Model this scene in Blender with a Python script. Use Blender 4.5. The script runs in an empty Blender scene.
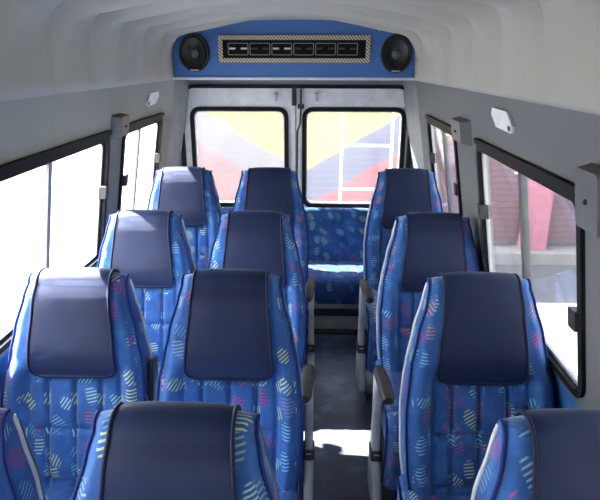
import bpy, bmesh, math, random
from mathutils import Vector, Matrix
from math import sin, cos, tan, pi, radians, sqrt
random.seed(5)
S = bpy.context.scene
COL = S.collection
CX = -0.137                      # centre line of the bus
EYE = 1.76

# ------------------------------------------------------------------ materials
class NT:
    def __init__(self, name):
        self.m = bpy.data.materials.new(name); self.m.use_nodes = True
        self.t = self.m.node_tree; self.n = self.t.nodes; self.n.clear()
        self.out = self.n.new('ShaderNodeOutputMaterial')
    def node(self, typ, **kw):
        nd = self.n.new(typ)
        for k, v in kw.items():
            if k.startswith('i_'):
                key = k[2:]
                key = int(key) if key.isdigit() else key.replace('_', ' ')
                self.set(nd, key, v)
            else: setattr(nd, k, v)
        return nd
    def set(self, nd, key, v):
        if isinstance(v, bpy.types.NodeSocket): self.t.links.new(v, nd.inputs[key])
        else: nd.inputs[key].default_value = v
    def math(self, op, a, b=None, c=None, clamp=False):
        nd = self.n.new('ShaderNodeMath'); nd.operation = op; nd.use_clamp = clamp
        for i, v in enumerate((a, b, c)):
            if v is not None: self.set(nd, i, v)
        return nd.outputs[0]
    def vmath(self, op, a, b=None, out=0, scale=None):
        nd = self.n.new('ShaderNodeVectorMath'); nd.operation = op
        self.set(nd, 0, a)
        if b is not None: self.set(nd, 1, b)
        if scale is not None: self.set(nd, 'Scale', scale)
        return nd.outputs[out]
    def mix(self, f, a, b):
        nd = self.n.new('ShaderNodeMix'); nd.data_type = 'RGBA'
        self.set(nd, 0, f); self.set(nd, 6, a); self.set(nd, 7, b)
        return nd.outputs[2]
    def ramp(self, f, stops, interp='LINEAR'):
        nd = self.n.new('ShaderNodeValToRGB'); nd.color_ramp.interpolation = interp
        e = nd.color_ramp.elements
        while len(e) < len(stops): e.new(0.5)
        for k, (p, c) in zip(e, stops): k.position = p; k.color = (*c, 1) if len(c) == 3 else c
        self.set(nd, 0, f)
        return nd.outputs[0]
    def smooth(self, v, a, b, lo=0.0, hi=1.0):
        nd = self.n.new('ShaderNodeMapRange'); nd.interpolation_type = 'SMOOTHSTEP'
        self.set(nd, 0, v); self.set(nd, 1, a); self.set(nd, 2, b); self.set(nd, 3, lo); self.set(nd, 4, hi)
        return nd.outputs[0]
    def coord(self, o='Object'): return self.n.new('ShaderNodeTexCoord').outputs[o]
    def noise(self, vec, scale, detail=3, rough=.5):
        return self.node('ShaderNodeTexNoise', i_Vector=vec, i_Scale=scale, i_Detail=detail, i_Roughness=rough).outputs[0]
    def bsdf(self, color, rough=.5, metal=0, spec=.5, bump=None, bstr=.2, bdist=.002, **kw):
        p = self.n.new('ShaderNodeBsdfPrincipled')
        self.set(p, 'Base Color', color if isinstance(color, bpy.types.NodeSocket) else (*color, 1))
        self.set(p, 'Roughness', rough); self.set(p, 'Metallic', metal); self.set(p, 'Specular IOR Level', spec)
        for k, v in kw.items(): self.set(p, k.replace('_', ' '), v)
        if bump is not None:
            b = self.node('ShaderNodeBump', i_Height=bump, i_Strength=bstr, i_Distance=bdist)
            self.t.links.new(b.outputs[0], p.inputs['Normal'])
        self.t.links.new(p.outputs[0], self.out.inputs[0])
        return self.m

def plain(name, c, rough=.5, metal=0, var=.06, scale=14, spec=.5, bscale=None, bstr=.15):
    t = NT(name); co = t.coord()
    n = t.noise(co, scale, 4)
    lo = tuple(x*(1-var*2) for x in c); hi = tuple(min(1, x*(1+var*2)) for x in c)
    colr = t.ramp(n, [(.3, lo), (.7, hi)])
    b = t.noise(co, bscale, 2) if bscale else None
    return t.bsdf(colr, rough, metal, spec, b, bstr)

def fabric_mat(name, bench=False):
    t = NT(name)
    uv = t.coord('UV')
    rnd = t.node('ShaderNodeObjectInfo').outputs['Random']
    off = t.node('ShaderNodeCombineXYZ', i_X=t.math('MULTIPLY', rnd, 3.7), i_Y=t.math('MULTIPLY', rnd, 5.3)).outputs[0]
    uv = t.vmath('ADD', uv, off)
    SC = 11.8 if not bench else 11.0
    v = t.node('ShaderNodeTexVoronoi', voronoi_dimensions='2D', i_Vector=uv, i_Scale=SC, i_Randomness=.62)
    loc = t.vmath('SUBTRACT', uv, v.outputs['Position'])
    sp = t.node('ShaderNodeSeparateColor', i_Color=v.outputs['Color'])
    r1, r2, r3 = sp.outputs[0], sp.outputs[1], sp.outputs[2]
    ang = t.math('MULTIPLY_ADD', r2, 1.3, -1.2)
    rot = t.node('ShaderNodeVectorRotate', rotation_type='Z_AXIS', i_Vector=loc, i_Angle=ang).outputs[0]
    sx = t.node('ShaderNodeSeparateXYZ', i_Vector=rot)
    el = t.vmath('LENGTH', t.vmath('MULTIPLY', rot, (1.12, .72, 0)), out=1)
    wob = t.math('MULTIPLY_ADD', t.noise(uv, 34, 3), .024, -.012)
    el = t.math('ADD', el, wob)
    el = t.math('MULTIPLY', el, t.math('MULTIPLY_ADD', r3, .35, .88))
    mask = t.smooth(el, .0250, .0190)
    st = t.math('SINE', t.math('MULTIPLY_ADD', sx.outputs[1], 600, t.math('MULTIPLY', r3, 6)))
    st = t.smooth(st, .0, .75)
    st = t.math('MULTIPLY', st, mask)
    glow = t.math('MULTIPLY', mask, .22)
    strong = t.smooth(t.math('FRACT', t.math('MULTIPLY', r3, 7.3)), .1, .6, .35, 1.0)
    fac = t.math('MULTIPLY', t.math('MULTIPLY', st, strong), .72)
    motif = t.ramp(r1, [(0, (.50, .60, .28)), (.24, (.22, .52, .68)), (.50, (.36, .05, .16)), (.62, (.46, .22, .14)), (.72, (.42, .60, .52)), (.90, (.36, .06, .19))], 'CONSTANT')
    n1 = t.noise(uv, 9, 4, .6)
    base = t.ramp(n1, [(.28, (.012, .054, .185)), (.5, (.019, .082, .265)), (.72, (.038, .138, .37))])
    # faint curling leaf lines between the motifs
    v2 = t.node('ShaderNodeTexVoronoi', voronoi_dimensions='2D', feature='DISTANCE_TO_EDGE', i_Vector=t.vmath('ADD', uv, (.031, .017, 0)), i_Scale=SC*1.15, i_Randomness=.8)
    ln = t.smooth(v2.outputs[0], .075, .02)
    base = t.mix(t.math('MULTIPLY', ln, .35 if bench else .10), base, (.005, .022, .13, 1))
    redm = t.math('MULTIPLY', glow, t.smooth(r1, .44, .45))
    redm = t.math('MULTIPLY', redm, t.smooth(r1, .75, .74))
    base = t.mix(redm, base, (.16, .02, .12, 1))
    colr = t.mix(fac, base, motif)
    weave = t.noise(uv, 420, 2)
    return t.bsdf(colr, .85, 0, .25, weave, .35, .001, Sheen_Weight=.25, Sheen_Roughness=.5)

M = {}
M['fabric'] = fabric_mat('seat_fabric')
M['bench_fabric'] = fabric_mat('bench_fabric', True)
t = NT('navy_leatherette'); co = t.coord()
M['leather'] = t.bsdf(t.ramp(t.noise(co, 7, 4), [(.3, (.008, .020, .080)), (.7, (.012, .029, .112))]), .52, 0, .6, t.noise(co, 260, 3), .25, .001, Sheen_Weight=.22, Sheen_Roughness=.4, Sheen_Tint=(.55, .70, 1, 1))
M['navy_piping'] = plain('navy_piping', (.005, .009, .040), .6, spec=.2)
M['blue_piping'] = plain('blue_piping', (.008, .024, .13), .7, spec=.2)
M['shell'] = plain('grey_seat_shell', (.50, .53, .55), .45)
M['grey_plastic'] = plain('grey_plastic', (.42, .44, .46), .42, bscale=200)
M['dark_plastic'] = plain('dark_plastic', (.022, .022, .025), .5)
M['pad'] = plain('black_rubber_pad', (.020, .019, .021), .6, bscale=300)
M['steel'] = plain('painted_steel', (.05, .05, .06), .4, .6)
M['rubber'] = plain('black_rubber', (.010, .010, .011), .6, spec=.15)
M['alu'] = plain('aluminium', (.62, .63, .64), .35, .7)
M['white_plastic'] = plain('white_plastic', (.72, .73, .72), .5)
M['anchor'] = plain('dark_grey_cover', (.10, .105, .11), .5, bscale=200)
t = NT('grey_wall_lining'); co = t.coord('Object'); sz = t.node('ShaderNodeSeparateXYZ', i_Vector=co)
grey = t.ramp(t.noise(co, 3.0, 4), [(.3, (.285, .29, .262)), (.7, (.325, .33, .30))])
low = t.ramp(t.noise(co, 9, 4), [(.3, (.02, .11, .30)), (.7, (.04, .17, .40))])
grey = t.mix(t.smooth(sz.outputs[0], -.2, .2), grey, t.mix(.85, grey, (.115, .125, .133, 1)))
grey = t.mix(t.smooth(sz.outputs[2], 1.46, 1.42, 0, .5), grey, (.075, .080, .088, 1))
M['wall'] = t.bsdf(t.mix(t.smooth(sz.outputs[2], .825, .815), grey, low), .7, 0, .3, t.noise(co, 240, 3), .25, .001)
t = NT('ceiling_carpet_lining'); co = t.coord()
M['ceiling'] = t.bsdf(t.ramp(t.noise(co, 2.2, 5), [(.3, (.36, .35, .305)), (.7, (.415, .405, .355))]), .9, 0, .2, t.noise(co, 300, 3), .4, .001)
t = NT('worn_floor_vinyl'); co = t.coord()
a = t.noise(co, 5, 6, .65); b = t.noise(co, 40, 3)
c = t.ramp(a, [(.35, (.030, .032, .045)), (.52, (.050, .062, .11)), (.68, (.11, .15, .26))])
M['floor'] = t.bsdf(t.mix(t.math('MULTIPLY', b, .35), c, (.03, .035, .05, 1)), .62, 0, .4, b, .2, .001)
M['door'] = plain('pale_door_paint', (.76, .78, .77), .45, bscale=160, bstr=.08)
M['trim_grey'] = plain('grey_pillar_trim', (.20, .21, .215), .6, bscale=220)
M['blue_panel'] = plain('blue_panel_paint', (.045, .145, .40), .55, var=.05, scale=3, bscale=200, bstr=.05)
M['lip'] = plain('pale_lip', (.58, .62, .70), .4)
M['bench_base'] = plain('grey_bench_base', (.42, .42, .39), .6)
M['dark_blue'] = plain('dark_blue_vinyl', (.008, .016, .05), .6)
M['speaker'] = plain('speaker_black', (.008, .008, .009), .6, bscale=150)
M['cone'] = plain('speaker_cone', (.02, .02, .021), .45)
M['vent'] = plain('vent_black', (.004, .004, .004), .6, spec=.15)
M['silver'] = plain('silver_edge', (.38, .38, .38), .3, .8)
t = NT('beaded_gilt_frame'); co = t.coord(); s3 = t.node('ShaderNodeSeparateXYZ', i_Vector=co)
w = t.math('SINE', t.math('MULTIPLY', t.math('ADD', s3.outputs[0], s3.outputs[2]), 330))
M['gilt'] = t.bsdf(t.mix(t.smooth(w, .2, .5), (.56, .50, .37, 1), (.05, .035, .02, 1)), .4, .2)
M['pole_white'] = plain('white_enamel', (.80, .80, .80), .4)

def glass_mat(name, haze, tint=(1, 1, 1)):  # haze mixes a white veil into the pane to imitate washed-out glare
    t = NT(name); co = t.coord()
    tr = t.node('ShaderNodeBsdfTransparent', i_Color=(*tint, 1))
    gl = t.node('ShaderNodeBsdfGlossy', i_Color=(1, 1, 1, 1), i_Roughness=.02)
    fr = t.node('ShaderNodeFresnel', i_IOR=1.25)
    m1 = t.node('ShaderNodeMixShader', i_0=t.math('MULTIPLY', fr.outputs[0], .6)); t.t.links.new(tr.outputs[0], m1.inputs[1]); t.t.links.new(gl.outputs[0], m1.inputs[2])
    tl = t.node('ShaderNodeBsdfTranslucent', i_Color=(.95, .95, 1, 1)); df = t.node('ShaderNodeBsdfDiffuse', i_Color=(.9, .9, .92, 1))
    m2 = t.node('ShaderNodeMixShader', i_0=.25); t.t.links.new(tl.outputs[0], m2.inputs[1]); t.t.links.new(df.outputs[0], m2.inputs[2])
    hz = t.math('MULTIPLY', t.smooth(t.noise(co, 4, 4), .25, .75, .6, 1.35), haze)
    m3 = t.node('ShaderNodeMixShader', i_0=hz); t.t.links.new(m1.outputs[0], m3.inputs[1]); t.t.links.new(m2.outputs[0], m3.inputs[2])
    t.t.links.new(m3.outputs[0], t.out.inputs[0])
    return t.m
M['glass_left'] = glass_mat('glare_glass_sunny_side', .09)  # glare veil strongest here, for the blown-out left view
M['glass'] = glass_mat('glare_glass', .014)
M['glass_rear'] = glass_mat('glare_rear_glass', .008)

# exterior
t = NT('pavement'); co = t.coord(); a = t.noise(co, .9, 5); b = t.noise(co, 18, 4)
gx = t.node('ShaderNodeSeparateXYZ', i_Vector=co).outputs[0]
gcol = t.mix(t.math('MULTIPLY', b, .3), t.ramp(a, [(.3, (.088, .090, .094)), (.7, (.110, .112, .116))]), (.080, .080, .085, 1))
M['ground'] = t.bsdf(t.mix(t.smooth(gx, -1.4, -1.6), gcol, (.10, .10, .098, 1)), .9)
def slat_bump(t, z, per):
    return t.math('FRACT', t.math('DIVIDE', z, per))
t = NT('painted_shutter'); co = t.coord(); s3 = t.node('ShaderNodeSeparateXYZ', i_Vector=co); x, z = s3.outputs[0], s3.outputs[2]
fr = slat_bump(t, z, .074)
# diagonal bands of a painted banner: yellow above, grey blue through the middle, red below
warp = t.math('MULTIPLY_ADD', t.noise(co, 1.2, 2), .16, -.08)
dl = t.math('ADD', t.math('ADD', z, t.math('MULTIPLY', x, .58)), warp)       # left half: falls to the right
dr = t.math('ADD', t.math('SUBTRACT', z, t.math('MULTIPLY', x, .62)), warp)  # right half: rises to the right
left = t.ramp(t.math('MULTIPLY_ADD', dl, .4, .8), [(0, (.19, .105, .115)), (.47, (.19, .11, .12)), (.52, (.15, .15, .165)), (.645, (.16, .16, .175)), (.67, (.28, .225, .11))])
right = t.ramp(t.math('MULTIPLY_ADD', dr, .4, .8), [(0, (.27, .09, .105)), (.31, (.27, .095, .11)), (.34, (.11, .125, .18)), (.49, (.12, .135, .18)), (.51, (.37, .29, .13))])
c = t.mix(t.math('GREATER_THAN', x, .20), left, right)
c = t.mix(t.smooth(fr, .80, .95, 0, .55), c, (.25, .12, .12, 1))
M['shutter_paint'] = t.bsdf(c, .6, bump=fr, bstr=.4, bdist=.02)
t = NT('maroon_shutter'); co = t.coord(); s3 = t.node('ShaderNodeSeparateXYZ', i_Vector=co)
fr = slat_bump(t, s3.outputs[2], .074)
c = t.ramp(t.noise(co, 1.2, 3), [(.3, (.155, .085, .095)), (.7, (.19, .105, .115))])
M['shutter_maroon'] = t.bsdf(t.mix(t.smooth(fr, .72, .92, 0, .9), c, (.12, .04, .05, 1)), .6, bump=fr, bstr=.4, bdist=.02)
M['pink'] = plain('pink_stucco', (.42, .15, .20), .85, bscale=60)
M['stone'] = plain('pale_stone', (.24, .23, .22), .9, scale=5, bscale=40)

# ------------------------------------------------------------------ mesh helpers
def box_uv(bm):
    uvl = bm.loops.layers.uv.verify()
    bm.normal_update()
    for f in bm.faces:
        n = f.normal; ax = max(range(3), key=lambda i: abs(n[i]))
        for l in f.loops:
            c = l.vert.co
            l[uvl].uv = ((c.y, c.z), (c.x, c.z), (c.x, c.y))[ax]

def link(name, bm, mat, parent=None, smooth=True, ang=40, uv=True):
    bmesh.ops.recalc_face_normals(bm, faces=bm.faces[:])
    if uv: box_uv(bm)
    me = bpy.data.meshes.new(name); bm.to_mesh(me); bm.free()
    me.materials.append(M[mat] if isinstance(mat, str) else mat)
    if smooth:
        for p in me.polygons: p.use_smooth = True
        try: me.set_sharp_from_angle(angle=radians(ang))
        except Exception: pass
    o = bpy.data.objects.new(name, me); COL.objects.link(o)
    if parent is not None: o.parent = parent
    return o

def empty(name, loc=(0, 0, 0), parent=None):
    o = bpy.data.objects.new(name, None); COL.objects.link(o); o.location = loc
    o.empty_display_size = .1
    if parent is not None: o.parent = parent
    return o

def tag(o, label=None, cat=None, group=None, kind=None):
    if label: o['label'] = label
    if cat: o['category'] = cat
    if group: o['group'] = group
    if kind: o['kind'] = kind
    return o

def rot_to(bm, vs, m): bmesh.ops.transform(bm, matrix=m, verts=vs)

def bx(bm, c, s, r=0.0, seg=2, m=None):
    """bevelled box centred at c with full sizes s"""
    v = bmesh.ops.create_cube(bm, size=1)['verts']
    bmesh.ops.scale(bm, vec=s, verts=v)
    if r > 0:
        e = list({e for x in v for e in x.link_edges})
        res = bmesh.ops.bevel(bm, geom=e, offset=r, segments=seg, profile=.5, affect='EDGES')
        v = list({x for f in res['faces'] for x in f.verts} | {x for x in v if x.is_valid})
    if m is not None: bmesh.ops.transform(bm, matrix=m, verts=v)
    bmesh.ops.translate(bm, vec=c, verts=v)
    return v

def tube(bm, pts, r, n=8, closed=False):
    pts = [Vector(p) for p in pts]
    N = len(pts); rings = []
    up = Vector((0, 0, 1))
    for i, p in enumerate(pts):
        a = pts[(i-1) % N] if (closed or i > 0) else p
        b = pts[(i+1) % N] if (closed or i < N-1) else p
        d = (b-a)
        d = d.normalized() if d.length > 1e-9 else Vector((0, 0, 1))
        ref = up if abs(d.dot(up)) < .9 else Vector((1, 0, 0))
        if i > 0:  # keep the frame turning smoothly
            u = pu - d*pu.dot(d)
            u = u.normalized() if u.length > 1e-6 else d.cross(ref).normalized()
        else: u = d.cross(ref).normalized()
        w = d.cross(u); pu = u
        rr = r[i] if isinstance(r, (list, tuple)) else r
        rings.append([bm.verts.new(p + (u*cos(2*pi*k/n) + w*sin(2*pi*k/n))*rr) for k in range(n)])
    for i in range(N if closed else N-1):
        A, B = rings[i], rings[(i+1) % N]
        for k in range(n): bm.faces.new((A[k], A[(k+1) % n], B[(k+1) % n], B[k]))
    if not closed:
        bm.faces.new(rings[0]); bm.faces.new(rings[-1][::-1])

def rrect(a0, a1, b0, b1, r, n=6):
    out = []
    for (ca, cb, st) in ((a1-r, b1-r, 0), (a0+r, b1-r, 90), (a0+r, b0+r, 180), (a1-r, b0+r, 270)):
        for k in range(n+1):
            t_ = radians(st + 90*k/n); out.append((ca + r*cos(t_), cb + r*sin(t_)))
    return out

def ring_frame(bm, mp, inner, outer, d0, d1):
    """extruded ring between two loops of equal count, mapped by mp(a,b,depth)"""
    n = len(inner)
    R = [[bm.verts.new(mp(a, b, d)) for a, b in lp] for lp, d in ((outer, d0), (outer, d1), (inner, d1), (inner, d0))]
    for q in range(4):
        A, B = R[q], R[(q+1) % 4]
        for k in range(n): bm.faces.new((A[k], A[(k+1) % n], B[(k+1) % n], B[k]))

def sheet_holes(bm, mp, outer, holes, d0, d1):
    """plate with holes: filled on both depths and walled along every loop"""
    loops = [outer] + holes
    sides = []
    for d in (d0, d1):
        es = []; lv = []
        for lp in loops:
            vs = [bm.verts.new(mp(a, b, d)) for a, b in lp]
            lv.append(vs)
            es += [bm.edges.new((vs[k], vs[(k+1) % len(vs)])) for k in range(len(vs))]
        bmesh.ops.triangle_fill(bm, use_beauty=True, use_dissolve=False, edges=es)
        sides.append(lv)
    for A, B in zip(*sides):
        n = len(A)
        for k in range(n): bm.faces.new((A[k], A[(k+1) % n], B[(k+1) % n], B[k]))

def poly_plate(bm, mp, loop, d0, d1): sheet_holes(bm, mp, loop, [], d0, d1)

# ------------------------------------------------------------------ the bus body
half = lambda z: 1.048 - .172*z
mapL = lambda y, z, d: (CX - half(z) + d, y, z)
mapR = lambda y, z, d: (CX + half(z) - d, y, z)
Y0, Y1 = -1.1, 3.90
ZS = 1.68

bm = bmesh.new(); bx(bm, (CX, (Y0+Y1)/2, -.03), (2.08, Y1-Y0, .06))
tag(link('floor', bm, 'floor', smooth=False), 'dark worn blue vinyl floor of the aisle', kind='structure')

WZ0, WZ1 = .86, 1.44
left_w = [(.15, 1.13), (1.36, 2.495), (2.71, 3.40)]
right_w = [(.15, 1.13), (1.355, 2.28), (2.67, 3.34)]
WR = .05
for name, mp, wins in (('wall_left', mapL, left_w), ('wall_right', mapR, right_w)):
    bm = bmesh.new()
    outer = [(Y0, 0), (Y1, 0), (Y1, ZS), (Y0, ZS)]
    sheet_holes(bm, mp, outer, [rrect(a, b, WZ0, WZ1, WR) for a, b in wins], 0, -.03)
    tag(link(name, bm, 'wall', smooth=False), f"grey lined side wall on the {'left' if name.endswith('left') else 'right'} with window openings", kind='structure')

wn = 0
def window(mp, a, b, mull, gmat, latches, side):
    global wn; wn += 1
    w = empty(f'window_{wn}', mp((a+b)/2, WZ0, 0)); tag(w, f'side window of the bus, {side}', kind='structure')
    inv = Matrix.Translation(-Vector(w.location))
    def add(nm, bm, mat, **k):
        bmesh.ops.transform(bm, matrix=inv, verts=bm.verts[:]); return link(nm, bm, mat, w, **k)
    bm = bmesh.new(); ring_frame(bm, mp, rrect(a+.012, b-.012, WZ0+.012, WZ1-.012, WR-.012), rrect(a-.012, b+.012, WZ0-.012, WZ1+.012, WR+.012), -.026, .012)
    add('window_seal', bm, 'rubber')
    # sliding-glass inner frame, pale
    bm = bmesh.new(); ring_frame(bm, mp, rrect(a+.024, b-.024, WZ0+.024, WZ1-.024, WR-.022), rrect(a+.012, b-.012, WZ0+.012, WZ1-.012, WR-.012), -.020, -.006)
    add('window_frame', bm, 'rubber' if side.startswith('l') else 'grey_plastic')
    bm = bmesh.new(); poly_plate(bm, mp, rrect(a+.02, b-.02, WZ0+.02, WZ1-.02, WR-.02), -.015, -.011)
    add('pane', bm, gmat, smooth=False)
    if mull is not None:
        bm = bmesh.new(); poly_plate(bm, mp, [(mull-.014, WZ0+.02), (mull+.014, WZ0+.02), (mull+.014, WZ1-.02), (mull-.014, WZ1-.02)], -.024, -.003)
        add('mullion', bm, 'trim_grey' if mp is mapL else 'anchor', smooth=False)
    # top sliding track: two black rails over the glass with small joints
    bm = bmesh.new()
    for z0, z1, d in ((WZ1-.016, WZ1+.004, .010), (WZ1+.010, WZ1+.030, .020)):
        poly_plate(bm, mp, [(a-.01, z0), (b+.0, z0), (b+.0, z1), (a-.01, z1)], -.02, d)
    add('top_track', bm, 'rubber', smooth=False)
    for y, z in latches:
        bm = bmesh.new()
        poly_plate(bm, mp, rrect(y-.022, y+.022, z-.03, z+.03, .006), -.012, .022)
        add('latch', bm, 'dark_plastic', smooth=False)
window(mapL, *left_w[0], .64, 'glass_left', [], 'left, nearest the camera, unseen and added for light')  # out-of-view opening added to let in side light
window(mapL, *left_w[1], 1.94, 'glass_left', [(2.475, 1.19)], 'left, beside the second row of seats')
window(mapL, *left_w[2], 3.0, 'glass_left', [(2.75, 1.19), (3.385, 1.20)], 'left, near the rear doors')
window(mapR, *right_w[0], .64, 'glass', [], 'right, nearest the camera, unseen and added for light')  # likewise added outside the view to admit light
window(mapR, *right_w[1], 1.82, 'glass', [(2.262, 1.17), (1.38, 1.10)], 'right, beside the second row of seats')
window(mapR, *right_w[2], 3.0, 'glass', [(2.69, 1.17), (3.325, 1.22)], 'right, near the rear doors')

# ceiling lining: a cove profile swept down the bus, padded between creases
prof = [(.80, 1.655), (.735, 1.655), (.722, 1.668), (.722, 1.70), (.721, 1.74), (.719, 1.78), (.718, 1.82), (.716, 1.86), (.708, 1.89), (.690, 1.918), (.66, 1.942), (.61, 1.960), (.55, 1.970), (.47, 1.978), (.36, 1.984), (.24, 1.989), (.12, 1.992), (0, 1.993)]
prof = [(-x, z) for x, z in prof] + [(x, z) for x, z in reversed(prof[:-1])]
bm = bmesh.new(); rows = []
SP = .335; C0 = 1.20
ys = []
y = Y0
while y < Y1+.001: ys.append(y); y += SP/30
for y in ys:
    ph = ((y - C0)/SP) % 1.0
    # each padded bay swells quickly behind its crease and thins away to the next
    bul = (1-(1-ph/.22)**2 if ph < .22 else 1.0) * (1 - .95*max(0, (ph-.15)/.85)**1.4)
    r = []
    for i, (x, z) in enumerate(prof):
        a = prof[max(i-1, 0)]; b = prof[min(i+1, len(prof)-1)]
        n = Vector((-(b[1]-a[1]), b[0]-a[0])); n.normalize()
        nx, nz = (n.y*0 + n.x, n.y)
        # inward normal points down / to the centre
        inw = Vector((-x, 1.6 - z)); s = 1 if nx*inw.x + nz*inw.y > 0 else -1
        k = abs(x)
        amp = .016 if z < 1.76 else .016 + .040*min(1, (z-1.78)/.10)
        if y > 3.30: amp *= max(0, (3.46-y)/.16)
        if k < .52: amp *= max(0.0, (k-.15)/.37)
        if z < 1.67: amp = 0
        r.append(bm.verts.new((CX + x + s*nx*amp*bul, y, z + s*nz*amp*bul)))
    rows.append(r)
for A, B in zip(rows, rows[1:]):
    for k in range(len(A)-1): bm.faces.new((A[k], A[k+1], B[k+1], B[k]))
tag(link('ceiling', bm, 'ceiling', ang=50), 'pale grey padded ceiling lining with curved creases', kind='structure')
bm = bmesh.new(); bx(bm, (CX, (Y0+Y1)/2, 2.06), (1.9, Y1-Y0, .04))
tag(link('roof', bm, 'white_plastic', smooth=False), 'outer roof skin of the bus', kind='structure')
for sx in (-1, 1):
    bm = bmesh.new(); bx(bm, (CX + sx*.86, (Y0+Y1)/2, 1.85), (.04, Y1-Y0, .40))
    tag(link('trim_%d' % (5 if sx < 0 else 6), bm, 'white_plastic', smooth=False), 'outer side skin above the windows', kind='structure')

# front wall behind the viewer, added to cut frontal light, with windscreen opening
bm = bmesh.new(); sheet_holes(bm, lambda x, z, d: (x, Y0 - d, z), [(CX-1.07, 0), (CX+1.07, 0), (CX+.86, 2.05), (CX-.86, 2.05)], [rrect(CX-.70, CX+.70, .95, 1.66, .06)], 0, .05)
tag(link('wall_front', bm, 'trim_grey', smooth=False), 'unseen grey front wall with a windscreen opening, added to limit front light', kind='structure')
# rear frame around the doors
YD = 3.88
mapB = lambda x, z, d: (x, YD - d, z)
DL, DR, DZ0, DZ1 = CX-.785, CX+.785, .06, 1.605
bm = bmesh.new()
outer = [(CX-half(0)-.04, 0), (CX+half(0)+.04, 0), (CX+half(ZS)+.04, ZS), (CX+.84, 2.0), (CX-.84, 2.0), (CX-half(ZS)-.04, ZS)]
def door_outline(x0, x1, z0, z1, r, n=7):
    o = [(x0, z0), (x1, z0)]
    for k in range(n+1):
        a = radians(90*k/n); o.append((x1-r+r*cos(a), z1-r+r*sin(a)))
    for k in range(n+1):
        a = radians(90+90*k/n); o.append((x0+r+r*cos(a), z1-r+r*sin(a)))
    return o
sheet_holes(bm, mapB, outer, [door_outline(DL, DR, DZ0, DZ1, .10)], .02, -.05)
tag(link('wall_back', bm, 'trim_grey', smooth=False), 'grey frame around the two rear doors', kind='structure')
bm = bmesh.new(); ring_frame(bm, mapB, door_outline(DL+.012, DR-.012, DZ0+.012, DZ1-.012, .09), door_outline(DL-.012, DR+.012, DZ0-.012, DZ1+.012, .11), 0, .04)
tag(link('trim_1', bm, 'rubber'), 'black rubber gasket around the rear doors', kind='structure')
# rounded corner posts between side walls and rear frame
for i, sx in ((2, -1), (3, 1)):
    bm = bmesh.new()
    pts = [(0, 0), (.0, -.20), (-.015, -.13), (-.030, -.08), (-.05, -.03), (-.055, 0)]
    lo = []; hi = []
    for lst, z in ((lo, .0), (hi, ZS)):
        for px_, py_ in pts: lst.append(bm.verts.new((CX + sx*(half(z) + px_), 3.86 + py_, z)))
    n = len(pts)
    for k in range(n): bm.faces.new((lo[k], lo[(k+1) % n], hi[(k+1) % n], hi[k]))
    bm.faces.new(lo); bm.faces.new(hi[::-1])
    tag(link(f'trim_{i}', bm, 'trim_grey', ang=60), 'grey rounded corner post beside the rear doors', kind='structure')

glassX = [(-.858, -.195), (-.085, .610)]
doorX = [(DL+.012, CX-.004), (CX+.004, DR-.012)]
GZ0, GZ1 = .775, 1.462
for i in range(2):
    x0, x1 = doorX[i]; g0, g1 = glassX[i]
    d = empty(f'door_{i+1}', ((x0+x1)/2, YD, DZ0)); tag(d, f"pale grey rear door with window, {'left' if i == 0 else 'right'} leaf", kind='structure')
    inv = Matrix.Translation(-Vector(d.location))
    def add(nm, bm, mat, **k):
        bmesh.ops.transform(bm, matrix=inv, verts=bm.verts[:]); return link(nm, bm, mat, d, **k)
    r = .09; zt = DZ1-.012; o = [(x0, DZ0+.012), (x1, DZ0+.012)]
    if i == 1: o += [(x1-r+r*cos(radians(15*k)), zt-r+r*sin(radians(15*k))) for k in range(7)] + [(x0, zt)]
    else: o += [(x1, zt)] + [(x0+r+r*cos(radians(90+15*k)), zt-r+r*sin(radians(90+15*k))) for k in range(7)]
    bm = bmesh.new(); sheet_holes(bm, mapB, o, [rrect(g0, g1, GZ0, GZ1, .06)], 0, -.04); add('door_panel', bm, 'door', smooth=False)
    bm = bmesh.new(); ring_frame(bm, mapB, rrect(g0+.02, g1-.02, GZ0+.02, GZ1-.02, .045), rrect(g0-.008, g1+.008, GZ0-.008, GZ1+.008, .068), -.045, .016); add('window_seal', bm, 'rubber')
    bm = bmesh.new(); ring_frame(bm, mapB, rrect(g0+.027, g1-.027, GZ0+.027, GZ1-.027, .04), rrect(g0+.02, g1-.02, GZ0+.02, GZ1-.02, .045), -.03, .006); add('window_frame', bm, 'white_plastic')
    bm = bmesh.new(); poly_plate(bm, mapB, rrect(g0+.015, g1-.015, GZ0+.015, GZ1-.015, .045), -.024, -.020); add('pane', bm, 'glass_rear', smooth=False)
    hx = -.27 if i == 0 else .005
    bm = bmesh.new(); bx(bm, (hx, YD-.016, 1.56), (.03, .03, .014), .004); bx(bm, (hx, YD-.030, 1.535), (.016, .012, .05), .004); add('hook', bm, 'grey_plastic')
    if i == 1:
        bm = bmesh.new(); bx(bm, (CX, YD+.012, .83), (.05, .02, 1.5)); add('centre_seal', bm, 'trim_grey')
        bm = bmesh.new()
        tube(bm, [(-.102, YD-.03, 1.59), (-.102, YD-.03, 1.46), (-.107, YD-.03, 1.36), (-.125, YD-.028, 1.31), (-.13, YD-.028, .80)], .007)
        bx(bm, (-.102, YD-.03, 1.475), (.045, .025, .03), .006); add('latch_rod', bm, 'dark_plastic')
        bm = bmesh.new(); bx(bm, (CX-.012, YD-.025, 1.54), (.03, .04, .12), .006); add('latch', bm, 'dark_plastic')

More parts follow.
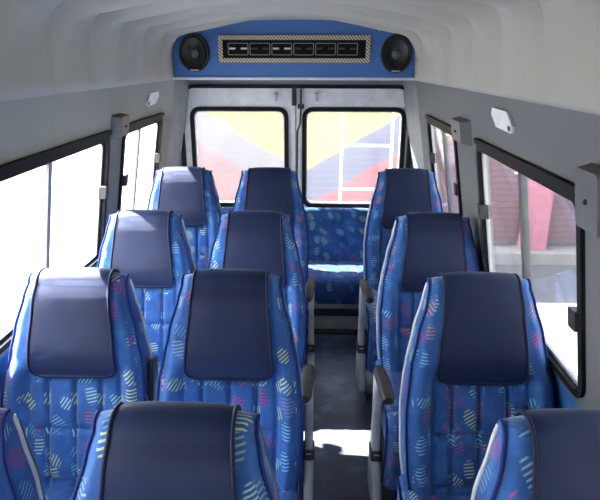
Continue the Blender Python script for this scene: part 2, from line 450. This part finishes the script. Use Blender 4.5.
# ------------------------------------------------------------------ overhead panel
YP = 3.46
up = [(x*.992, z) for x, z in prof if z > 1.69]
up = [(-.714, 1.672)] + up + [(.714, 1.672)]
panel = empty('overhead_panel', (CX, YP, 1.67)); tag(panel, 'blue rounded panel under the ceiling above the rear doors', 'panel')
bm = bmesh.new()
mpP = lambda x, z, d: (x, d, z - 1.67)
poly_plate(bm, mpP, up, 0, .40); link('panel_board', bm, 'blue_panel', panel, ang=50)
bm = bmesh.new(); bx(bm, (0, .02, -.004), (1.45, .06, .016), .004); link('panel_lip', bm, 'lip', panel)
for sx, sz in ((-.51, .27), (-.50, .115), (.50, .265), (.50, .11)):
    bm = bmesh.new(); bmesh.ops.create_uvsphere(bm, u_segments=8, v_segments=5, radius=.005)
    o = link('screw', bm, 'silver', panel); o.location = (sx, -.002, sz)

def ellipse_lathe(bm, prof_, rx, rz, n=40):
    rings = []
    for rr, d in prof_:
        if rr == 0: rings.append([bm.verts.new((0, d, 0))])
        else: rings.append([bm.verts.new((rx*rr*cos(2*pi*k/n), d, rz*rr*sin(2*pi*k/n))) for k in range(n)])
    for A, B in zip(rings, rings[1:]):
        for k in range(n):
            if len(B) == 1: bm.faces.new((A[k], A[(k+1) % n], B[0]))
            else: bm.faces.new((A[k], A[(k+1) % n], B[(k+1) % n], B[k]))
def speaker(x, z, lab):
    s = empty('speaker', (x, YP-.0085, z)); tag(s, lab, 'speaker', 'speakers in the overhead panel')
    bm = bmesh.new(); ellipse_lathe(bm, [(1, 0), (1, -.012), (.96, -.02), (.86, -.02), (.80, -.012)], .090, .110); link('rim', bm, 'speaker', s)
    bm = bmesh.new(); ellipse_lathe(bm, [(.81, -.011), (.76, -.016), (.70, -.012), (.66, -.006), (.30, .006), (.29, .004)], .090, .110); link('cone', bm, 'cone', s)
    bm = bmesh.new(); ellipse_lathe(bm, [(.31, .007), (.28, -.004), (.22, -.012), (.12, -.017), (0, -.019)], .085, .085); link('dust_cap', bm, 'anchor', s)
    bm = bmesh.new(); bx(bm, (0, -.022, -.098), (.05, .006, .010), .002); link('badge', bm, 'silver', s)
speaker(-.722, 1.812, 'black oval loudspeaker at the left end of the blue overhead panel')
speaker(.468, 1.808, 'black oval loudspeaker at the right end of the blue overhead panel')

vent = empty('air_vent', (-.132, YP-.003, 1.832)); tag(vent, 'long black air vent in a beaded beige frame on the blue overhead panel', 'air vent')
VW, VH = .89, .150
bm = bmesh.new(); mpV = lambda x, z, d: (x, -d, z)
ring_frame(bm, mpV, rrect(-VW/2+.024, VW/2-.024, -VH/2+.024, VH/2-.024, .002, 2), rrect(-VW/2, VW/2, -VH/2, VH/2, .004, 2), 0, .016); link('frame', bm, 'gilt', vent, smooth=False)
bm = bmesh.new(); bx(bm, (0, -.003, 0), (VW-.045, .010, VH-.045)); link('backing', bm, 'vent', vent, smooth=False)
for k in range(6):
    cx = (k-2.5)*.1285 - .008
    lv = empty('louvre', (cx, -.008, 0), vent)
    bm = bmesh.new(); ring_frame(bm, mpV, rrect(-.056, .056, -.030, .030, .004, 2), rrect(-.060, .060, -.034, .034, .006, 2), 0, .009); link('louvre_rim', bm, 'trim_grey', lv, smooth=False)
    for sx in (-1, 1):
        bm = bmesh.new(); bx(bm, (sx*.034, -.004, .003), (.036, .006, .010), .002); link('tab', bm, 'alu' if k in (0, 2) else 'steel', lv)

# ------------------------------------------------------------------ small things on the walls
def anchor(mp, y, z, lab, w=.15, h=.11):
    base = Vector(mp(y, z, 0)); a = empty('belt_anchor_cover', base); tag(a, lab, 'anchor cover', 'belt anchor covers on the pillars')
    bm = bmesh.new()
    A = rrect(y-w/2, y+w/2, z-h/2, z+h/2, .012); B = rrect(y-w/2+.02, y+w/2-.02, z-h/2+.012, z+h/2-.008, .012)
    la = [bm.verts.new(Vector(mp(p, q, -.002))-base) for p, q in A]; lb = [bm.verts.new(Vector(mp(p, q, .045))-base) for p, q in B]
    n = len(A)
    for k in range(n): bm.faces.new((la[k], la[(k+1) % n], lb[(k+1) % n], lb[k]))
    bm.faces.new(lb); bm.faces.new(la[::-1])
    link('cover', bm, 'anchor', a)
    bm = bmesh.new(); bmesh.ops.create_uvsphere(bm, u_segments=8, v_segments=6, radius=.007); o = link('screw', bm, 'dark_plastic', a); o.location = Vector(mp(y, z, .046))-base
anchor(mapL, 2.60, 1.475, 'dark grey plastic cover on the left window pillar')
anchor(mapR, 2.475, 1.475, 'dark grey plastic cover on the right pillar between the two rear windows', .2)
anchor(mapR, 1.24, 1.46, 'dark grey plastic cover at the right edge of the photo above the window', .15, .16)
def plate(mp, y, z, lab):
    base = Vector(mp(y, z, 0)); a = empty('wall_plate', base); tag(a, lab, 'plate', 'white plates above the side windows')
    bm = bmesh.new()
    L = [(y-.11, z-.012), (y-.095, z-.035), (y+.06, z-.030), (y+.11, z+.01), (y+.095, z+.034), (y-.06, z+.032)]
    poly_plate(bm, lambda p, q, d: Vector(mp(p, q, d))-base, L, -.002, .010); link('face', bm, 'white_plastic', a, smooth=False)
    bm = bmesh.new(); poly_plate(bm, lambda p, q, d: Vector(mp(p, q, d))-base, rrect(y-.092, y-.072, z-.028, z-.012, .005), .008, .013); link('screw', bm, 'dark_plastic', a)
plate(mapL, 3.16, 1.565, 'small white plate on the left wall above the rear side window')
plate(mapR, 1.94, 1.575, 'small white plate on the right wall above the side window')

# ------------------------------------------------------------------ seats
REC = radians(15)
dY, dZ = sin(REC), cos(REC)            # direction up the backrest
nY, nZ = -cos(REC), sin(REC)           # outward from its front
BL = .745; BZ = .40
TOP = (0.0, 1.108)
b0 = (TOP[0]-dY*BL, TOP[1]-dZ*BL)
def lerp_table(tab, s):
    for (a, va), (b, vb) in zip(tab, tab[1:]):
        if s <= b:
            f = (s-a)/(b-a) if b > a else 0; f = min(1, max(0, f)); f = f*f*(3-2*f)*.5 + f*.5
            return va+(vb-va)*f
    return tab[-1][1]
WT = [(0, .212), (.15, .228), (.30, .232), (.40, .224), (.45, .216), (.56, .195), (.66, .168), (.745, .150)]
TT = [(0, .150), (.35, .125), (.50, .115), (.62, .105), (.745, .070)]
def gauss(x, s): return math.exp(-(x/s)**2)
def sstep(a, b, x):
    t_ = min(1, max(0, (x-a)/(b-a))); return t_*t_*(3-2*t_)
RT = .042                               # top roll radius
def front_pt(x, s, W, off=0, plain_=False):
    """front face of the backrest at height s along it"""
    t_ = lerp_table(TT, s)/2
    u = abs(x)/W
    n = t_
    n += .016*sstep(.40, .50, s)*(1-sstep(.66, .745, s))            # headrest pad
    if not plain_:
        body = 1 - sstep(.40, .47, s)
        n += .030*sstep(.64, .84, u)*body*(1 - .4*sstep(0, .1, .1-s))    # side bolsters
        n += -.004 + .004*(1-abs(u*2-1))
        n -= .015*max(gauss(abs(x)-.088, .008), gauss(x, .008))*body    # stitched channels
        n -= .009*gauss(abs(x)-.66*W, .008)*body
        for sg in (.405, .235, .07): n -= .015*gauss(s-sg, .009)*(1-sstep(.55, .65, u))
    n -= .022*sstep(.80, 1.0, u)**2
    n += off
    return n
def side_path(off=0.0, plain_=False, s0=0.0, back_to=0.0, ns=62, nt=8, nb=62):
    """list of (kind, s, angle)"""
    P = [('f', s0 + (BL-RT-s0)*k/ns, 0) for k in range(ns+1)]
    P += [('t', BL-RT, pi*k/nt) for k in range(1, nt)]
    P += [('b', BL-RT - (BL-RT-back_to)*k/nb, 0) for k in range(nb+1)]
    return P
def surf(kind, s, ang, x, W, off, plain_):
    if kind == 'f': n = front_pt(x, s, W, off, plain_); ss = s
    elif kind == 'b': n = -lerp_table(TT, s)/2 - off + .010*sstep(.8, 1, abs(x)/W); ss = s
    else:
        nf = front_pt(x, s, W, off, plain_); nb = -lerp_table(TT, s)/2 - off + .010*sstep(.8, 1, abs(x)/W)
        c = (nf+nb)/2; r = (nf-nb)/2
        n = c + r*cos(ang); ss = s + (RT+off)*sin(ang) - .012*(abs(x)/W)**4*sin(ang)
    return (x, b0[0]+dY*ss+nY*n, b0[1]+dZ*ss+nZ*n)
def backrest_bm():
    bm = bmesh.new(); P = side_path(); U = 84; rows = []
    for kind, s, ang in P:
        W = lerp_table(WT, s)
        rows.append([bm.verts.new(surf(kind, s, ang, W*(-1+2*k/U), W, 0, False)) for k in range(U+1)])
    for A, B in zip(rows, rows[1:]):
        for k in range(U): bm.faces.new((A[k], A[k+1], B[k+1], B[k]))
    N = len(rows); h = N//2
    for i in range(h):
        j = N-1-i
        for e in (0, U):
            a, b, c, d = rows[i][e], rows[i+1][e], rows[j-1][e], rows[j][e]
            if i+1 == j-1:
                bm.faces.new((a, b, d))
            elif i+1 < j-1: bm.faces.new((a, b, c, d))
    bm.faces.new(rows[0] + rows[-1][::-1])
    return bm
def piping_pts(sx):
    pts = []
    for kind, s, ang in side_path():
        if kind == 'b' or (kind == 't' and ang > pi*.5): continue
        W = lerp_table(WT, s); p = Vector(surf(kind, s, ang, sx*W, W, 0, False)); p.x += sx*.002; pts.append(p)
    return pts
CW = [(0, .142), (.10, .135), (.22, .123), (.335, .115), (.5, .112)]
def cover_shape():
    s0 = BL - .335
    return s0
def cover_bm():
    s0 = cover_shape()
    P = side_path(0, True, s0, BL-.13, 40, 10, 12)
    bm = bmesh.new(); U = 28; rows = []; r = .035
    for kind, s, ang in P:
        W = lerp_table(WT, s); w = lerp_table(CW, s-s0)
        if kind == 'f' and s-s0 < r: w -= r - sqrt(max(0, r*r-(r-(s-s0))**2))
        off = .010 - .004*sstep(.0, .03, .03-(s-s0)) if kind == 'f' else .008
        puff = .004
        rows.append([bm.verts.new(surf(kind, s, ang, w*(-1+2*k/U), max(W, w*1.02), off + puff*(1-(-1+2*k/U)**4), True)) for k in range(U+1)])
    for A, B in zip(rows, rows[1:]):
        for k in range(U): bm.faces.new((A[k], A[k+1], B[k+1], B[k]))
    edge = [v.co.copy() for v in [q[0] for q in rows[::-1]]] + [v.co.copy() for v in rows[0][1:-1]] + [q[-1].co.copy() for q in rows]
    # underside so the cover has thickness
    bmesh.ops.solidify(bm, geom=bm.faces[:], thickness=.006)
    return bm, edge
def seat_bm(w=.235, depth=.46, shift=0.0):
    """cushion: side profile swept across, with a fabric apron down the front"""
    yb = b0[0] + .02; yf = yb - depth - .02
    top = [(yb, .455)] + [(yb - (depth-.05)*k/30, .455 - .012*sin(pi*k/30) + .012*k/30) for k in range(1, 31)]
    cz = .455+.012-.06; cy = yf + .06
    top += [(cy - .06*sin(pi/2*k/8), cz + .06*cos(pi/2*k/8)) for k in range(1, 9)]
    top += [(yf + .05*(k/12)**1.5, cz - (cz-.13)*k/12) for k in range(1, 13)]
    n = len(top)
    bot = [(yb - (depth-.06)*min(1, k/(n*.6)), .32 if k < n*.6 else .32-(.32-.13)*(k-n*.6)/(n*.4)) for k in range(n)]
    bm = bmesh.new(); U = 44; rows = []
    for i, (y, z) in enumerate(top):
        a = top[max(0, i-1)]; b = top[min(n-1, i+1)]
        d = Vector((b[0]-a[0], b[1]-a[1])).normalized(); nn = Vector((d.y, -d.x)); 
        if nn.y < 0 and i < 30: nn = -nn
        if i >= 30 and nn.x > 0: nn = -nn
        row = []
        for k in range(U+1):
            u = -1+2*k/U; o = .020*sstep(.6, .82, abs(u)) - .008*gauss(abs(u)-.6, .03) - .025*sstep(.84, 1, abs(u))**2
            o -= .010*max(gauss(abs(u)*w-.088, .008), gauss(u*w, .008))
            row.append(bm.verts.new((shift+u*w, y+nn.x*o, z+nn.y*o)))
        rows.append(row)
    brow = [[bm.verts.new((shift+u*w*.98, y, z)) for u in (-1, 1)] for y, z in bot]
    for A, B in zip(rows, rows[1:]):
        for k in range(U): bm.faces.new((A[k], A[k+1], B[k+1], B[k]))
    for i in range(n-1):
        bm.faces.new((brow[i][0], brow[i][1], brow[i+1][1], brow[i+1][0]))
        bm.faces.new((rows[i][0], rows[i+1][0], brow[i+1][0], brow[i][0]))
        bm.faces.new((rows[i][U], rows[i+1][U], brow[i+1][1], brow[i][1]))
    bm.faces.new(rows[0] + [brow[0][1], brow[0][0]]); bm.faces.new(rows[-1] + [brow[-1][1], brow[-1][0]])
    pip = {sx: [rows[i][0 if sx < 0 else U].co + Vector((sx*.002, 0, .001)) for i in range(n)] for sx in (-1, 1)}
    return bm, pip
def lip_pts(sx):
    pts = []
    for k in range(37):
        s = .05 + (BL-.05-.03)*k/36; W = lerp_table(WT, s); t_ = lerp_table(TT, s)/2; n = -t_ + .012
        pts.append((sx*(W+.0015), b0[0]+dY*s+nY*n, b0[1]+dZ*s+nZ*n))
    return pts
def shell_bm():
    """moulded grey shell behind the backrest, its lip showing along the edges"""
    bm = bmesh.new(); rows = []; N = 40; U = 12
    for k in range(N+1):
        s = .06 + (BL-.06-.045)*k/N
        W = lerp_table(WT, s) + .001; t_ = lerp_table(TT, s)/2
        r = []
        for j in range(U+1):
            u = -1+2*j/U; x = W*u
            n = -t_ - .030*(1-abs(u)**4) - .004
            r.append((x, n, s))
        rows.append([bm.verts.new((x, b0[0]+dY*s_+nY*n, b0[1]+dZ*s_+nZ*n)) for x, n, s_ in r])
    for A, B in zip(rows, rows[1:]):
        for j in range(len(A)-1): bm.faces.new((A[j], A[j+1], B[j+1], B[j]))
    bm.faces.new([v for v in rows[-1]]); bm.faces.new(rows[0][::-1])
    return bm

def make_armrest(parent, xa, sx):
    """aisle-side arm: black pad on a grey moulded upright; sx = side of the aisle"""
    a = empty('armrest', (xa, -.50, .30), parent)
    def up(nm, loop, x0, x1, mat, r=.008):
        bm = bmesh.new()
        vs0 = [bm.verts.new((x0, y, z)) for y, z in loop]; vs1 = [bm.verts.new((x1, y, z)) for y, z in loop]
        n = len(loop)
        f0 = bm.faces.new(vs0); f1 = bm.faces.new(vs1[::-1])
        for k in range(n): bm.faces.new((vs0[k], vs0[(k+1) % n], vs1[(k+1) % n], vs1[k]))
        bmesh.ops.recalc_face_normals(bm, faces=bm.faces[:])
        e = [e for f in (f0, f1) for e in f.edges]
        bmesh.ops.bevel(bm, geom=e, offset=r, segments=2, profile=.5, affect='EDGES')
        return link(nm, bm, mat, a, ang=50)
    up('upright', [(.045, .27), (-.02, .275), (-.025, .20), (-.015, .08), (-.03, -.02), (-.06, -.06), (-.05, -.12), (.05, -.12), (.05, -.02), (.035, .08), (.04, .18)], -.017, .017, 'grey_plastic')
    up('fairing', [(-.03, -.075), (-.09, -.11), (-.135, -.18), (-.15, -.26), (-.13, -.285), (.06, -.285), (.07, -.18), (.05, -.10)], -.020, .020, 'grey_plastic', .012)
    up('latch', [(-.055, -.045), (-.065, -.085), (.02, -.10), (.03, -.06)], -.024, .024, 'dark_plastic', .005)
    bm = bmesh.new()
    n = 14; rows = []
    for k in range(n+1):
        f = k/n; y = .015 - .185*f; z = .297 - .004*sin(pi*f) - .035*max(0, f-.55)**1.3/.45; xo = -sx*.018*f
        w = .027*(1 - .5*max(0, f-.9)*5) if f > .9 else .027*(.75+.25*min(1, f*6))
        hh = .020
        rows.append([bm.verts.new((xo+w*cos(q), y, z+hh*sin(q)*(1 if sin(q) > 0 else .6))) for q in [2*pi*j/12 for j in range(12)]])
    for A, B in zip(rows, rows[1:]):
        for j in range(12): bm.faces.new((A[j], A[(j+1) % 12], B[(j+1) % 12], B[j]))
    bm.faces.new(rows[0]); bm.faces.new(rows[-1][::-1])
    link('arm_pad', bm, 'pad', a, ang=60)
    bm = bmesh.new(); bx(bm, (-sx*.008, -.055, .274), (.036, .16, .022), .008); link('arm_support', bm, 'grey_plastic', a)
    return a

def make_seat(kind):
    """kind: 'window' no arm, 'aisle' arm on +x, 'single' arm on -x"""
    r = empty('bus_seat')
    link('backrest', backrest_bm(), 'fabric', r, ang=75)
    for sx in (-1, 1):
        bm = bmesh.new(); tube(bm, piping_pts(sx), .0042, 6); link('piping', bm, 'blue_piping', r, ang=80)
    bm, edge = cover_bm(); c = link('headrest_cover', bm, 'leather', r, ang=70)
    bm = bmesh.new(); tube(bm, edge, .0048, 6); link('cover_piping', bm, 'navy_piping', c, ang=80)
    sh = {'window': 0, 'aisle': 0, 'single': .0}[kind]
    w = {'window': .235, 'aisle': .228, 'single': .245}[kind]
    bm, pip = seat_bm(w, .46, sh); st = link('seat', bm, 'fabric', r, ang=75)
    for sx in (-1, 1):
        bm = bmesh.new(); tube(bm, pip[sx], .0042, 6); link('piping', bm, 'blue_piping', st, ang=80)
    bsh = link('back_shell', shell_bm(), 'grey_plastic', r, ang=60)
    if kind != 'aisle':
        bm = bmesh.new(); tube(bm, lip_pts(1 if kind == 'window' else -1), .0052, 8); link('shell_edge', bm, 'shell', bsh, ang=80)
    if kind == 'window':
        bm = bmesh.new()
        for k in range(1):
            bx(bm, (.238, b0[0]+.085, b0[1]+.26), (.012, .075, .36), .005, m=Matrix.Rotation(-REC, 4, 'X'))
        link('recliner_cover', bm, 'dark_plastic', r)
    # steel pedestal under the cushion
    fr = empty('base_frame', (0, -.36, 0), r)
    for x in (-.17, .17):
        bm = bmesh.new(); tube(bm, [(x, .17, .33), (x, .14, .02), (x, -.14, .02), (x, -.17, .33)], .014, 8); link('leg', bm, 'steel', fr)
    for y in (.12, -.12):
        bm = bmesh.new(); bx(bm, (0, y, .30), (.40, .03, .04), .004); link('cross_bar', bm, 'steel', fr)
    if kind == 'aisle': make_armrest(r, .254, 1)
    if kind == 'single': make_armrest(r, -.268, -1)
    return r
def kids(o): return [c for c in bpy.data.objects if c.parent == o]
def copy_tree(o, parent=None):
    c = o.copy(); COL.objects.link(c)
    if parent is not None: c.parent = parent
    for ch in kids(o): copy_tree(ch, c)
    return c
XO, XI, XS = -.772, -.268, .531
ROWS = [(.93, 0), (1.68, 0), (2.43, 0), (3.22, .055)]
names = ['nearest', 'second', 'third', 'rearmost']
LAB = {
 ('window', 0): 'blue patterned seat cut off at the lower left corner, only its side edge showing',
 ('aisle', 0): 'nearest blue patterned seat left of the aisle, dark navy cover at the bottom edge',
 ('single', 0): 'nearest blue patterned seat right of the aisle, cut off by the lower right corner',
 ('window', 1): 'blue patterned seat with sunlit pale navy cover beside the large left window, second row',
 ('aisle', 1): 'blue patterned seat with dark navy cover left of the aisle, just behind the nearest one',
 ('single', 1): 'large blue patterned seat with whole navy cover right of the aisle, second row',
 ('window', 2): 'blue patterned seat with sunlit cover top beside the left window pillar, third row',
 ('aisle', 2): 'blue patterned seat with navy cover left of the aisle, third row from the camera',
 ('single', 2): 'blue patterned seat with navy cover beside the right window pillar, third row',
 ('window', 3): 'farthest blue patterned seat by the left wall, in front of the rear bench',
 ('aisle', 3): 'farthest blue patterned seat left of the aisle, in front of the left rear door',
 ('single', 3): 'farthest blue patterned seat right of the aisle, in front of the right rear door',
}
for kind, X in (('window', XO), ('aisle', XI), ('single', XS)):
    proto = make_seat(kind)
    for i, (Y, up_) in enumerate(ROWS):
        o = proto if i == 0 else copy_tree(proto)
        o.location = (X, Y, up_)
        tag(o, LAB[(kind, i)], 'seat', f"bus seats in the {names[i]} row")

# raised step under the rear row
bm = bmesh.new(); bx(bm, (-.60, 2.94, .0275), (.95, .66, .055), .006)
tag(link('trim_4', bm, 'floor'), 'raised floor plinth under the rear left pair of seats', kind='structure')
bm = bmesh.new(); bx(bm, (.57, 2.94, .0275), (.56, .66, .055), .006)
tag(link('trim_7', bm, 'floor'), 'raised floor plinth under the rear right seat', kind='structure')

# ------------------------------------------------------------------ rear bench
bench = empty('bench_seat', (CX, 3.36, 0)); tag(bench, 'long blue patterned bench seat against the rear doors, its cushion in bright sun', 'bench')
def pillow(bm, path_front, path_back, w, cuts=()):
    U = 120; rows = []
    n = len(path_front)
    for i, (y, z) in enumerate(path_front):
        a = path_front[max(0, i-1)]; b = path_front[min(n-1, i+1)]
        d = Vector((b[0]-a[0], b[1]-a[1])).normalized(); nn = Vector((d.y, -d.x))
        if nn.y - nn.x < 0: nn = -nn
        row = []
        for k in range(U+1):
            x = w*(-1+2*k/U); o = -.02*sstep(.97, 1, abs(x)/w)
            for c in cuts: o -= .007*gauss(x-c, .010)
            row.append(bm.verts.new((x, y+nn.x*o, z+nn.y*o)))
        rows.append(row)
    br = [[bm.verts.new((sx*w, y, z)) for sx in (-1, 1)] for y, z in path_back]
    for A, B in zip(rows, rows[1:]):
        for k in range(U): bm.faces.new((A[k], A[k+1], B[k+1], B[k]))
    for i in range(n-1):
        bm.faces.new((br[i][0], br[i][1], br[i+1][1], br[i+1][0]))
        bm.faces.new((rows[i][0], rows[i+1][0], br[i+1][0], br[i][0])); bm.faces.new((rows[i][U], rows[i+1][U], br[i+1][1], br[i][1]))
    bm.faces.new(rows[0]+[br[0][1], br[0][0]]); bm.faces.new(rows[-1]+[br[-1][1], br[-1][0]])
cuts = [k*.145 for k in range(-6, 7)]
BW = .93
top = [(.34 - .28*k/14, .425 + .010*sin(pi*k/14)) for k in range(15)] + [(.06-.06*sin(pi/2*k/6), .365+.06*cos(pi/2*k/6)) for k in range(1, 7)] + [(.0+.02*(k/8)**2, .365-.135*k/8) for k in range(1, 9)]
bot = [(.34 - .30*k/(len(top)-1), .235) for k in range(len(top))]
bm = bmesh.new(); pillow(bm, top, bot, BW, cuts); link('seat', bm, 'bench_fabric', bench, ang=70)
bk = [(.31 + .06*k/14, .42 + .345*k/14) for k in range(15)] + [(.40-.03*cos(pi/2*k/5), .765+.03*sin(pi/2*k/5)) for k in range(1, 6)]
bb = [(.42 + .03*k/(len(bk)-1), .42 + .35*k/(len(bk)-1)) for k in range(len(bk))]
bm = bmesh.new(); pillow(bm, bk, bb, BW, [c+.07 for c in cuts]); link('backrest', bm, 'bench_fabric', bench, ang=70)
bm = bmesh.new(); bx(bm, (0, .24, .115), (1.84, .36, .23), .004); link('base_panel', bm, 'bench_base', bench)
bm = bmesh.new(); bx(bm, (0, .050, .155), (1.80, .03, .05), .012); link('skirt', bm, 'dark_blue', bench)
bm = bmesh.new(); bx(bm, (0, .045, .012), (1.84, .05, .024), .004); link('kick_rail', bm, 'dark_plastic', bench)
bm = bmesh.new(); bx(bm, (.115, .055, .075), (.024, .02, .06), .004); link('latch', bm, 'dark_plastic', bench)

# ------------------------------------------------------------------ outside
bm = bmesh.new(); bx(bm, (0, 4, -.55), (60, 60, .1)); tag(link('ground', bm, 'ground', smooth=False), 'pale sunlit concrete pavement outside', kind='structure')
ladder = empty('ladder', (.37, 4.02, .4)); tag(ladder, 'white tubular ladder outside the right rear door window', 'ladder')
for x in (-.18, .18):
    bm = bmesh.new(); tube(bm, [(x, 0, -.1), (x, 0, 1.12)], .010, 10); link('rail', bm, 'pole_white', ladder)
for z in (.12, .47, .79):
    bm = bmesh.new(); tube(bm, [(-.18, 0, z), (.18, 0, z)], .009, 10); link('rung', bm, 'pole_white', ladder)
YF = 6.3
bld = empty('building', (0, YF, -.5)); tag(bld, 'shop front with painted and maroon roller shutters behind the bus', 'building')
def bpart(nm, c, s, mat, r=0.0, par=bld):
    bm = bmesh.new(); bx(bm, (c[0], c[1], c[2]), s, r); return link(nm, bm, mat, par, smooth=False)
bpart('wall', (1.5, .30, 1.55), (8.4, .2, 3.1), 'stone')
sh = bpart('roller_shutter', (0, 0, 0), (3.3, .06, 2.75), 'shutter_paint'); sh.location = (-.62, .15, 1.60)
sh.location = (-.45, .15, 1.60)
s2 = bpart('roller_shutter', (0, 0, 0), (1.2, .06, 2.75), 'shutter_maroon'); s2.location = (1.82, .15, 1.60)
s3 = bpart('roller_shutter', (0, 0, 0), (2.6, .06, 2.75), 'shutter_maroon'); s3.location = (4.07, .15, 1.60)
bpart('column', (2.60, .08, 1.56), (.27, .24, 3.08), 'pink', .01)
bpart('column', (1.20, .10, 1.67), (.16, .22, 2.85), 'pink', .01)
bpart('plinth', (1.5, .02, .075), (8.4, .30, .15), 'stone', .01)

# ------------------------------------------------------------------ light and camera
w = bpy.data.worlds.new('bright_sky'); S.world = w; w.use_nodes = True
nt = w.node_tree; nt.nodes.clear()
o = nt.nodes.new('ShaderNodeOutputWorld'); bg = nt.nodes.new('ShaderNodeBackground')
tc = nt.nodes.new('ShaderNodeTexCoord'); sp = nt.nodes.new('ShaderNodeSeparateXYZ'); rp = nt.nodes.new('ShaderNodeValToRGB')
nt.links.new(tc.outputs['Generated'], sp.inputs[0]); nt.links.new(sp.outputs[2], rp.inputs[0]); nt.links.new(rp.outputs[0], bg.inputs[0]); nt.links.new(bg.outputs[0], o.inputs[0])
rp.color_ramp.elements[0].color = (1, .99, .97, 1); rp.color_ramp.elements[1].color = (.72, .84, 1, 1)
bg.inputs[1].default_value = 3.4
dt = nt.nodes.new('ShaderNodeVectorMath'); dt.operation = 'DOT_PRODUCT'; nt.links.new(tc.outputs['Generated'], dt.inputs[0])
dt.inputs[1].default_value = Vector((-1, .35, .45)).normalized()
mr = nt.nodes.new('ShaderNodeMapRange'); mr.interpolation_type = 'SMOOTHSTEP'; nt.links.new(dt.outputs['Value'], mr.inputs[0])
mr.inputs[1].default_value = .0; mr.inputs[2].default_value = 1.0; mr.inputs[3].default_value = 2.3; mr.inputs[4].default_value = 13.0
nt.links.new(mr.outputs[0], bg.inputs[1])
sun = bpy.data.lights.new('sun', 'SUN'); sun.energy = 70.0; sun.angle = radians(.53); sun.color = (1, .96, .90)
so = bpy.data.objects.new('sun', sun); COL.objects.link(so)
so.rotation_euler = Vector((-1, .50, 1.11)).to_track_quat('Z', 'Y').to_euler(); so.location = (-6, 5, 8)

cam = bpy.data.cameras.new('camera'); cam.sensor_width = 36; cam.lens = 552/600*36; cam.clip_start = .02
co_ = bpy.data.objects.new('camera', cam); COL.objects.link(co_)
Rm = Matrix.Rotation(radians(1.57), 4, 'Z') @ Matrix.Rotation(radians(90-18.8), 4, 'X') @ Matrix.Rotation(radians(.12), 4, 'Z')
co_.matrix_world = Matrix.Translation((0, 0, EYE)) @ Rm
S.camera = co_
S.view_settings.view_transform = 'Standard'
S.view_settings.look = 'None'
S.view_settings.exposure = .6
S.cycles.max_bounces = 10
S.cycles.transparent_max_bounces = 16
S.cycles.sample_clamp_indirect = 8
